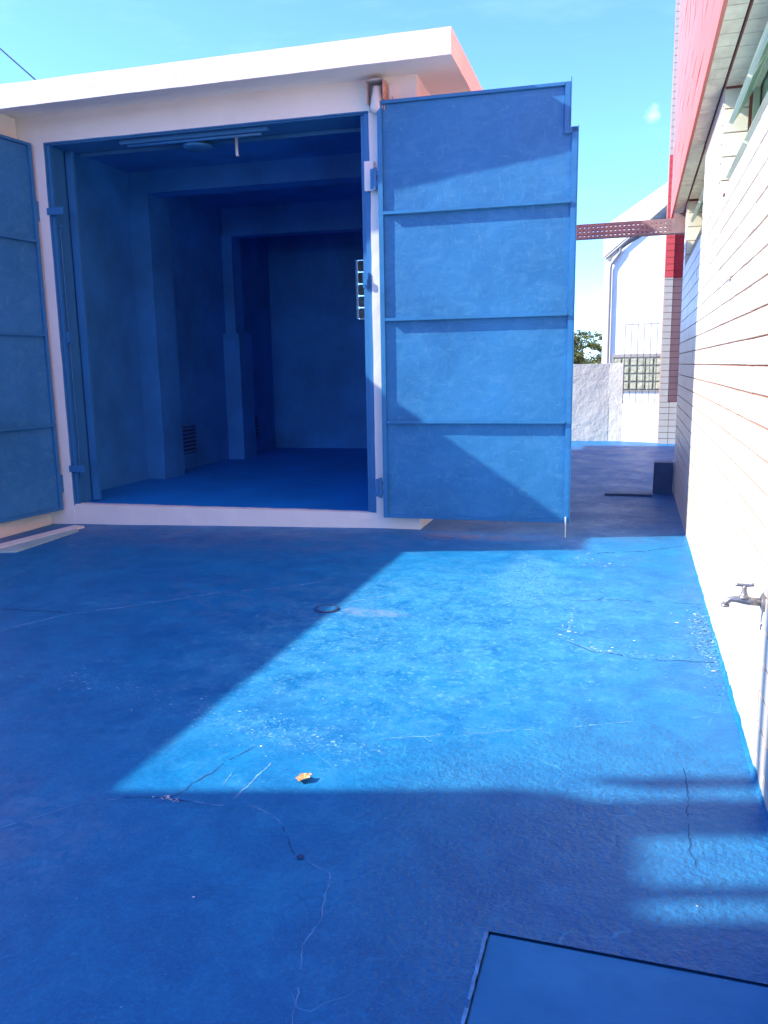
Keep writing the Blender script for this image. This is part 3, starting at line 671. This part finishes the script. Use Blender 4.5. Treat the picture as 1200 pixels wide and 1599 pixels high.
# upper storey, red painted tiles, standing proud of the wall below
mb = MB(); mb.box(XW-.125, XW+3.4, -6, 11.3, ZH+.081, 9.5); mb.build('upper_wall', M['grout'], bd)
PT = tile_mesh('red_tile', M['pink'], TW*2-GR, TH*2-GR)
tl = []
for i in range(18):
    for j in range(16): tl.append((11.3-TW*(2*i+1), ZH+.005+TH*(2*j+1)))
for (y, z) in tl:
    link(PT, 'red_tile', bd, (XW-.1245+rnd.gauss(0,.001), y, z), (rnd.gauss(0,.002), rnd.gauss(0,.005), rnd.gauss(0,.005)))
mb = MB(); mb.box(XW-.138, XW-.116, -6, 11.3, ZH-.004, ZH+.0095); mb.build('drip_edge', M['pink'], bd, bevel=.002)
mb = MB(); mb.box(XW-.004, XW+.006, 2.0, 10.4, ZH-.006, ZH+.011); mb.build('red_joint', M['dark_grout'], bd)
for y0 in (6.10, 10.0):
    mb = MB(); mb.box(XW+.01, XW+.2, y0-.016, y0+.004, ZH-.012, ZH+.010); mb.build('red_joint', M['dark_grout'], bd)
# awning windows
def window(y0, y1, parent):
    wf = MB(); xf = XW+.175
    for (a, b) in ((y0,y0+.03),(y1-.03,y1),((y0+y1)/2-.015,(y0+y1)/2+.015)): wf.box(xf, xf+.04, a, b, ZS+.012, ZH)
    for z in (ZS+.013, (ZS+ZH)/2-.015, ZH-.03): wf.box(xf+.002, xf+.038, y0+.001, y1-.001, z, z+.029)
    f = wf.build('window', M['sash'], parent, bevel=.003)
    for zt in (ZH-.03, (ZS+ZH)/2-.015):
        for (a, b) in ((y0+.035,(y0+y1)/2-.02),((y0+y1)/2+.02,y1-.035)):
            h = .245; ang = radians(31)
            def T(x, y, z, zt=zt): # hinged at its top edge, bottom pushed outwards
                zz = z; return (xf-.004 + x*cos(ang) + zz*sin(ang), y, zt + zz*cos(ang) - x*sin(ang)*1.0)
            s = MB(T)
            for bx in ((-.014,.014,a,a+.028,-h,0),(-.014,.014,b-.028,b,-h,0),(-.014,.014,a+.028,b-.028,-h,-h+.028),(-.014,.014,a+.028,b-.028,-.028,0)): s.box(*bx)
            s.build('sash', M['sash'], f, bevel=.002)
            s = MB(T); s.box(-.003,.003,a+.028,b-.028,-h+.028,-.028); s.build('pane', M['glass'], f)
    g = MB(); g.box(xf+.05, xf+.056, y0, y1, ZS+.012, ZH); g.build('inner_pane', M['glass'], f)
window(4.15, 6.08, bd); window(2.1, 4.1, bd); window(7.57, 9.97, bd)
# small ledge stub by the recess
mb = MB(); mb.box(XW-.008, XW+.002, 5.64, 5.70, ZS-.045, ZS-.032); mb.build('ledge_stub', M['dark_grout'], bd)
mb = MB(); mb.box(XW-.022, XW-.001, 5.0, 5.08, 2.0, 2.09); mb.build('socket_cover', M['jamb_tile'], bd, bevel=.004)
# interior body so daylight does not pass under the floor
mb = MB(); mb.box(XW+.32, 4.0, -6, 10.35, -.2, ZH-.002); mb.build('inner_wall', M['plain_plaster'], bd)

# tap on the wall
tp = empty('water_tap', 'grey metal garden tap with a T-shaped handle on the white tiled wall', 'tap')
TX, TY, TZ = XW, 3.17, .665
def TP(x, y, z): return (TX-x, TY+y, TZ+z)
mb = MB(TP); mb.tube([(-.005,0,0),(.008,0,0)], .034, 20); mb.tube([(.008,0,0),(.013,0,0)], [.034,.024], 20); mb.build('wall_flange', M['metal_grey'], tp, smooth=False)
mb = MB(TP); mb.tube([(.01,0,0),(.05,0,.001),(.075,0,.004),(.10,0,.006),(.118,0,.004),(.130,0,-.006),(.134,0,-.018)], [.0145,.0155,.0145,.0115,.0105,.0115,.0125], 16)
mb.tube([(.134,0,-.016),(.135,0,-.024)], [.0155,.0155], 16); mb.build('spout', M['metal_grey'], tp, smooth=True)
mb = MB(TP); mb.tube([(.071,0,.008),(.071,0,.020),(.071,0,.0201),(.071,0,.031),(.071,0,.043),(.071,0,.052),(.071,0,.062)], [.017,.017,.013,.0115,.0075,.0085,.006], 14); mb.build('bonnet', M['metal_grey'], tp, smooth=True)
mb = MB(TP); mb.tube([(.040,-.002,.066),(.047,0,.063),(.071,0,.061),(.095,0,.062),(.102,.002,.063)], [.0065,.0055,.0065,.0055,.0065], 12); mb.build('handle', M['metal_grey'], tp, smooth=True)

# block at the wall's far corner
mb = MB(); mb.gbox(.255,.47,10.10,10.33,-.02,.375,.06,.004)
tag(mb.build('concrete_block', M['dark_blue']), 'dark blue painted block standing against the far corner of the tiled wall', 'block')
mb = MB(); rnd = random.Random(9)
for k in range(22):
    z = rnd.uniform(.02,.42); mb.gbox(.472,.489, 10.12, 10.2, z, z+rnd.uniform(.01,.03), .02, .004, k)
tag(mb.build('plaster_crust', M['fleck_white'], bd), kind='stuff')

# perforated tray spanning the passage
tr = empty('perforated_beam', 'brown perforated steel tray spanning from the garage to the tiled building overhead', 'beam')
Z0, Z1, YT = 3.055, 3.215, 10.50
for yy in (YT, YT+.11):
    mb = MB(); x0, x1 = -2.0, XW-.004
    for z in (Z0, Z0+.049, Z0+.098, Z0+.147): mb.box(x0, x1, yy-.0015, yy+.0015, z-(.008 if z > Z0 else 0), z+.018)
    x = x0
    while x < x1-.02: mb.box(x, x+.030, yy-.0012, yy+.0012, Z0+.001, Z1-.001); x += .052
    mb.build('perforated_plate', M['brown_steel'], tr)
mb = MB(); mb.box(-2.0, XW-.004, YT-.004, YT+.114, Z0-.004, Z0-.0005); mb.build('flange', M['brown_steel'], tr)
mb = MB(); mb.box(XW-.12, XW+.05, YT-.012, YT-.003, Z0-.005, Z1+.06); mb.build('end_plate', M['brown_steel'], tr)

# ------------------------------------------------------------ rear: tiled pier
pr = empty('corner_pier', 'tall white and red tiled corner pier behind the end of the tiled wall', 'pillar')
PY = 16.5
def pier_tiles(x0, x1, y, z0, z1, m, name):
    mb = MB(); n = max(1, int(round((x1-x0)/.20))); z = z0
    ww = (x1-x0)/n
    while z < z1-.02:
        h = min(TH, z1-z)
        for i in range(n): mb.box(x0+i*ww+.004, x0+(i+1)*ww-.004, y-.012, y+.01, z+.005, z+h-.005)
        z += TH
    tag(mb.build(name, M[m], pr), kind='stuff')
mb = MB(); mb.box(.461,.615,PY,PY+.5,-.1,9.5); mb.box(.616,.80,PY+.14,PY+.5,-.1,9.5); mb.box(.80,1.3,PY+.001,PY+.5,-.1,9.5); mb.box(.616,.80,PY+.002,PY+.14,-.1,.80); mb.build('core', M['grout'], pr)  # the set-back strip is shaped to fall in shade
pier_tiles(.455,.615,PY,.80,3.12,'tile','tile_field'); pier_tiles(.455,.615,PY,3.12,5.28,'red','red_tile_field'); pier_tiles(.455,.615,PY,5.28,9.4,'tile','tile_field')
pier_tiles(.618,.798,PY+.14,.80,3.12,'tile_shade','shaded_tile_field'); pier_tiles(.618,.798,PY+.14,3.12,5.28,'red_shade','red_tile_field')
pier_tiles(.80,1.2,PY,.80,3.12,'tile','tile_field'); pier_tiles(.80,1.2,PY,3.12,5.28,'red','red_tile_field')
pier_tiles(.455,1.2,PY-.001,-.02,.80,'tile','tile_field')

# rear boundary wall
bw = empty('rear_wall', 'low rough white rendered wall closing the back of the passage', 'wall')
def seg(P, Q, z0, z1, name):
    P = Vector(P); Q = Vector(Q); L_ = (Q-P).length; d = (Q-P)/L_; n = Vector((-d.y, d.x))
    mb = MB(lambda x,y,z:(P.x+d.x*x+n.x*y, P.y+d.y*x+n.y*y, z)); mb.gbox(0, L_, 0, .16, z0, z1, .09, .005); mb.build(name, M['rough_white'], bw)
seg((-4.5,16.75),(-.50,16.95),-.3,1.55,'wall_section'); seg((-.499,16.951),(-.235,16.93),-.3,1.555,'wall_section'); seg((-.234,16.93),(.60,16.62),-.3,.76,'wall_section')
gr = empty('rod_grille', 'thin vertical rod grille above the low part of the rear wall', 'grille')
def GP(t, z): return (-.22+t*.84, 17.0-t*.31, z)
for i in range(8):
    t = i/7; mb = MB(); mb.tube([GP(t,.74), GP(t,2.30)], .0075, 6); mb.build('rod', M['rod'], gr)
mb = MB(); mb.tube([GP(-.01,2.30), GP(1.01,2.30)], .008, 6); mb.build('top_rail', M['rod'], gr)

# white house behind
hs = empty('white_house', 'bright white house with a sloping roofline behind the rear wall', 'house')
HY = 22.0
mb = MB(); 
prof = [(-.66,-.4),(9,-.4),(9,9.0),(-.66,4.28)]
mb.q = []; a = [mb.pt((x,HY,z)) for x,z in prof]; b = [mb.pt((x,HY+9,z)) for x,z in prof]
mb.q += [a, b[::-1]] + [[a[i],a[(i+1)%4],b[(i+1)%4],b[i]] for i in range(4)]
mb.build('wall', M['house'], hs)
mb = MB(); mb.box(-.86,-.662,HY+.02,HY+9,-.4,4.15); mb.build('corner_return', M['house_side'], hs)
mb = MB(); prof = [(-.88,4.20),(-.88,4.95),(.70,5.86),(9,10.3),(9,9.4),(.70,5.38)]
a = [mb.pt((x,HY-.07,z)) for x,z in prof]; b = [mb.pt((x,HY+9,z)) for x,z in prof]; n6 = 6
mb.q += [a, b[::-1]] + [[a[i],a[(i+1)%n6],b[(i+1)%n6],b[i]] for i in range(n6)]
mb.build('roof_edge', M['house'], hs)
mb = MB(); mb.tube([(-.80,HY-.09,4.16),(.70,HY-.09,5.33),(3,HY-.09,6.6)], .035, 8); mb.build('gutter', M['pipe'], hs)
mb = MB(); mb.tube([(-.44,HY-.08,4.42),(-.44,HY-.07,4.30),(-.66,HY-.07,4.02),(-.68,HY-.06,3.9),(-.68,HY-.06,-.3)], .035, 8); mb.build('downpipe', M['pipe'], hs)
wn = MB(); wn.box(-.56,1.4,HY-.08,HY-.005,1.70,1.78); wn.box(-.56,1.4,HY-.05,HY-.006,.84,.88); wn.box(-.56,-.52,HY-.05,HY-.006,.88,1.70); wn = wn.build('window', M['pipe'], hs)
mb = MB(); mb.box(-.52,1.4,HY-.02,HY-.004,.88,1.70); mb.build('mortar_bed', M['mortar'], wn)
gm = MB().box(-.086,.086,-.035,.035,-.086,.086).build('glass_block', M['block_glass'], wn, bevel=.015); gm.location = (-.41,HY-.05,.98)
for i in range(9):
    for j in range(4):
        if i or j: link(gm.data, 'glass_block', wn, (-.41+i*.2, HY-.05, .98+j*.2))

hs.location = (-.86, HY, 0)
for ch in list(hs.children): ch.location = ch.location-Vector((-.86, HY, 0))
hs.rotation_euler = (0, 0, radians(-14))
# tree beyond the rear wall
def tree(name, loc, H, R, n, label, seed, ms, low=.35, flat=.55):
    t = empty(name, label, 'tree'); t.location = loc; r = random.Random(seed)
    mb = MB(); mb.tube([(0,0,-.2),(.1,0,H*.3),(-.05,.1,H*.55)], [.16,.12,.08], 8); ends = []
    for k in range(11):
        a = r.random()*6.28; l = R*r.uniform(.5,.95); e = (l*cos(a), l*sin(a), H*r.uniform(low+.2,.95)); ends.append(e)
        mb.tube([(0,.05,H*r.uniform(.25,.5)), (e[0]*.5, e[1]*.5, e[2]*.78), e], [.06,.035,.012], 6)
    mb.build('trunk', M['bark'], t)
    cl_ = []
    for e in ends:
        for q in range(16): cl_.append((e[0]+r.gauss(0,R*.2), e[1]+r.gauss(0,R*.2), e[2]+r.gauss(0,H*.05)-.05, r.uniform(.15,.36)*R*.5))
    for mi in range(2):
        mb = MB()
        for i in range(n):
            c = cl_[r.randrange(len(cl_))]; p = Vector((r.gauss(0,1), r.gauss(0,1), r.gauss(0,flat))).normalized()*c[3]*r.random()**.4
            p.z *= flat; p += Vector(c[:3]); s = r.uniform(.035,.075); d = Vector((r.gauss(0,1),r.gauss(0,1),r.gauss(0,.5))).normalized(); u = d.orthogonal().normalized(); u = u*cos(i)+d.cross(u)*sin(i)
            mb.poly([tuple(p-d*s), tuple(p+u*s*.45), tuple(p+d*s), tuple(p-u*s*.45)])
        o = mb.build('crown', M[ms[mi]], t); o['kind'] = 'stuff'
    return t
tree('leafy_tree', (-3.6,31,-.5), 3.25, 2.5, 12000, 'feathery yellow-green tree showing over the rear wall beside the gate', 5, ('foliage0','foliage1'))
tree('leafy_tree', (-2.6,40,-.4), 2.9, 2.0, 7000, 'lower hazy green tree top just left of the white house corner', 8, ('foliage0','foliage0'))

# ------------------------------------------------------------ small things
lf = MB(); pts = []
for k in range(14):
    a = 2*pi*k/14; r_ = .025*(1.0+.22*sin(k*2.3)+.12*sin(k*5.1)); pts.append((r_*1.25*cos(a), r_*.9*sin(a)))
c0 = lf.pt((0,0,.006)); ring = [lf.pt((x,y,.004+.011*abs(cos(pi*k/14))+.004*sin(k*2.1)**2)) for k,(x,y) in enumerate(pts)]
low = [lf.pt((x,y,.0025+.011*abs(cos(pi*k/14))+.004*sin(k*2.1)**2)) for k,(x,y) in enumerate(pts)]; c1_ = lf.pt((0,0,.0045))
for k in range(14): lf.q += [[c0,ring[k],ring[(k+1)%14]],[c1_,low[(k+1)%14],low[k]],[ring[k],low[k],low[(k+1)%14],ring[(k+1)%14]]]
o = lf.build('dry_leaf', M['leaf'], smooth=False); o.location = (-1.155,2.62,.004); o.rotation_euler = (0,0,.6)
tag(o, 'curled orange dry leaf lying on the sunlit blue floor', 'leaf')
dc = empty('drain_cover', 'small round drain cover on the blue floor at the edge of the shadow', 'drain cover')
dc.location = (-1.87,4.71,gz(-1.87,4.71))
mb = MB(); lathe(mb, [(.080,-.01),(.080,.008),(.074,.012),(.068,.012),(.066,.006)], (0,0,0), 28); mb.build('rim', M['dark_blue'], dc)
mb = MB(); lathe(mb, [(.063,-.01),(.063,.008),(.058,.011),(.001,.013)], (0,0,0), 28); mb.build('lid', M['hatch'], dc)
rs = MB(); rs.gbox(-5.86,-5.45,5.0,6.2,-.3,-.06,.1,.003)
st = empty('threshold_strip', 'pale green and white flat strip lying on the floor below the left gate', 'strip')
def plate(poly, z0, z1, name, m):
    mb = MB(lambda x,y,z:(x,y,gz(x,y)+z)); mb.prism(poly, z0, z1); mb.build(name, M[m], st)
plate([(-5.60,5.80),(-5.36,5.86),(-5.42,6.82),(-5.56,6.92)], -.03, .016, 'green_plate', 'strip')
plate([(-5.79,5.80),(-5.605,5.80),(-5.505,7.02),(-5.66,7.06)], -.03, .020, 'white_lip', 'strip_white')
cb = MB(); cb.tube([(-14,9.2,10.7),(-10.5,9.1,7.75),(-7.7,9,5.53),(-6.3,8.95,4.35),(-6.2,8.95,4.29)], .009, 6)
tag(cb.build('overhead_cable', M['black']), 'thin dark cable slanting down through the sky behind the garage roof', 'cable')

# unseen shade caster added behind and left of the viewer; its gaps shape sun patches
nb = empty('shade_caster', 'plain pale unseen shade caster added across the yard wall behind the viewer', 'building')
mb = MB(); mb.box(-12,-8,-14,-2.5,-.4,9.0); mb.build('wall', M['plain_plaster'], nb)
mb = MB(); mb.box(-8.2,-8,-2.5,.44,-.4,5.42); mb.box(-8.2,-8,.44,.53,-.4,5.27); mb.build('caster_wall', M['plain_plaster'], nb)
mb = MB()
for (a, b) in ((.575,.61),(.25,.44),(-.085,-.062),(-2.5,-.22)): mb.box(-8.2,-8.0,a,b,5.421,8.6)
mb.box(-8.2,-8,-2.5,.62,8.601,8.9); mb.build('caster_slats', M['plain_plaster'], nb)
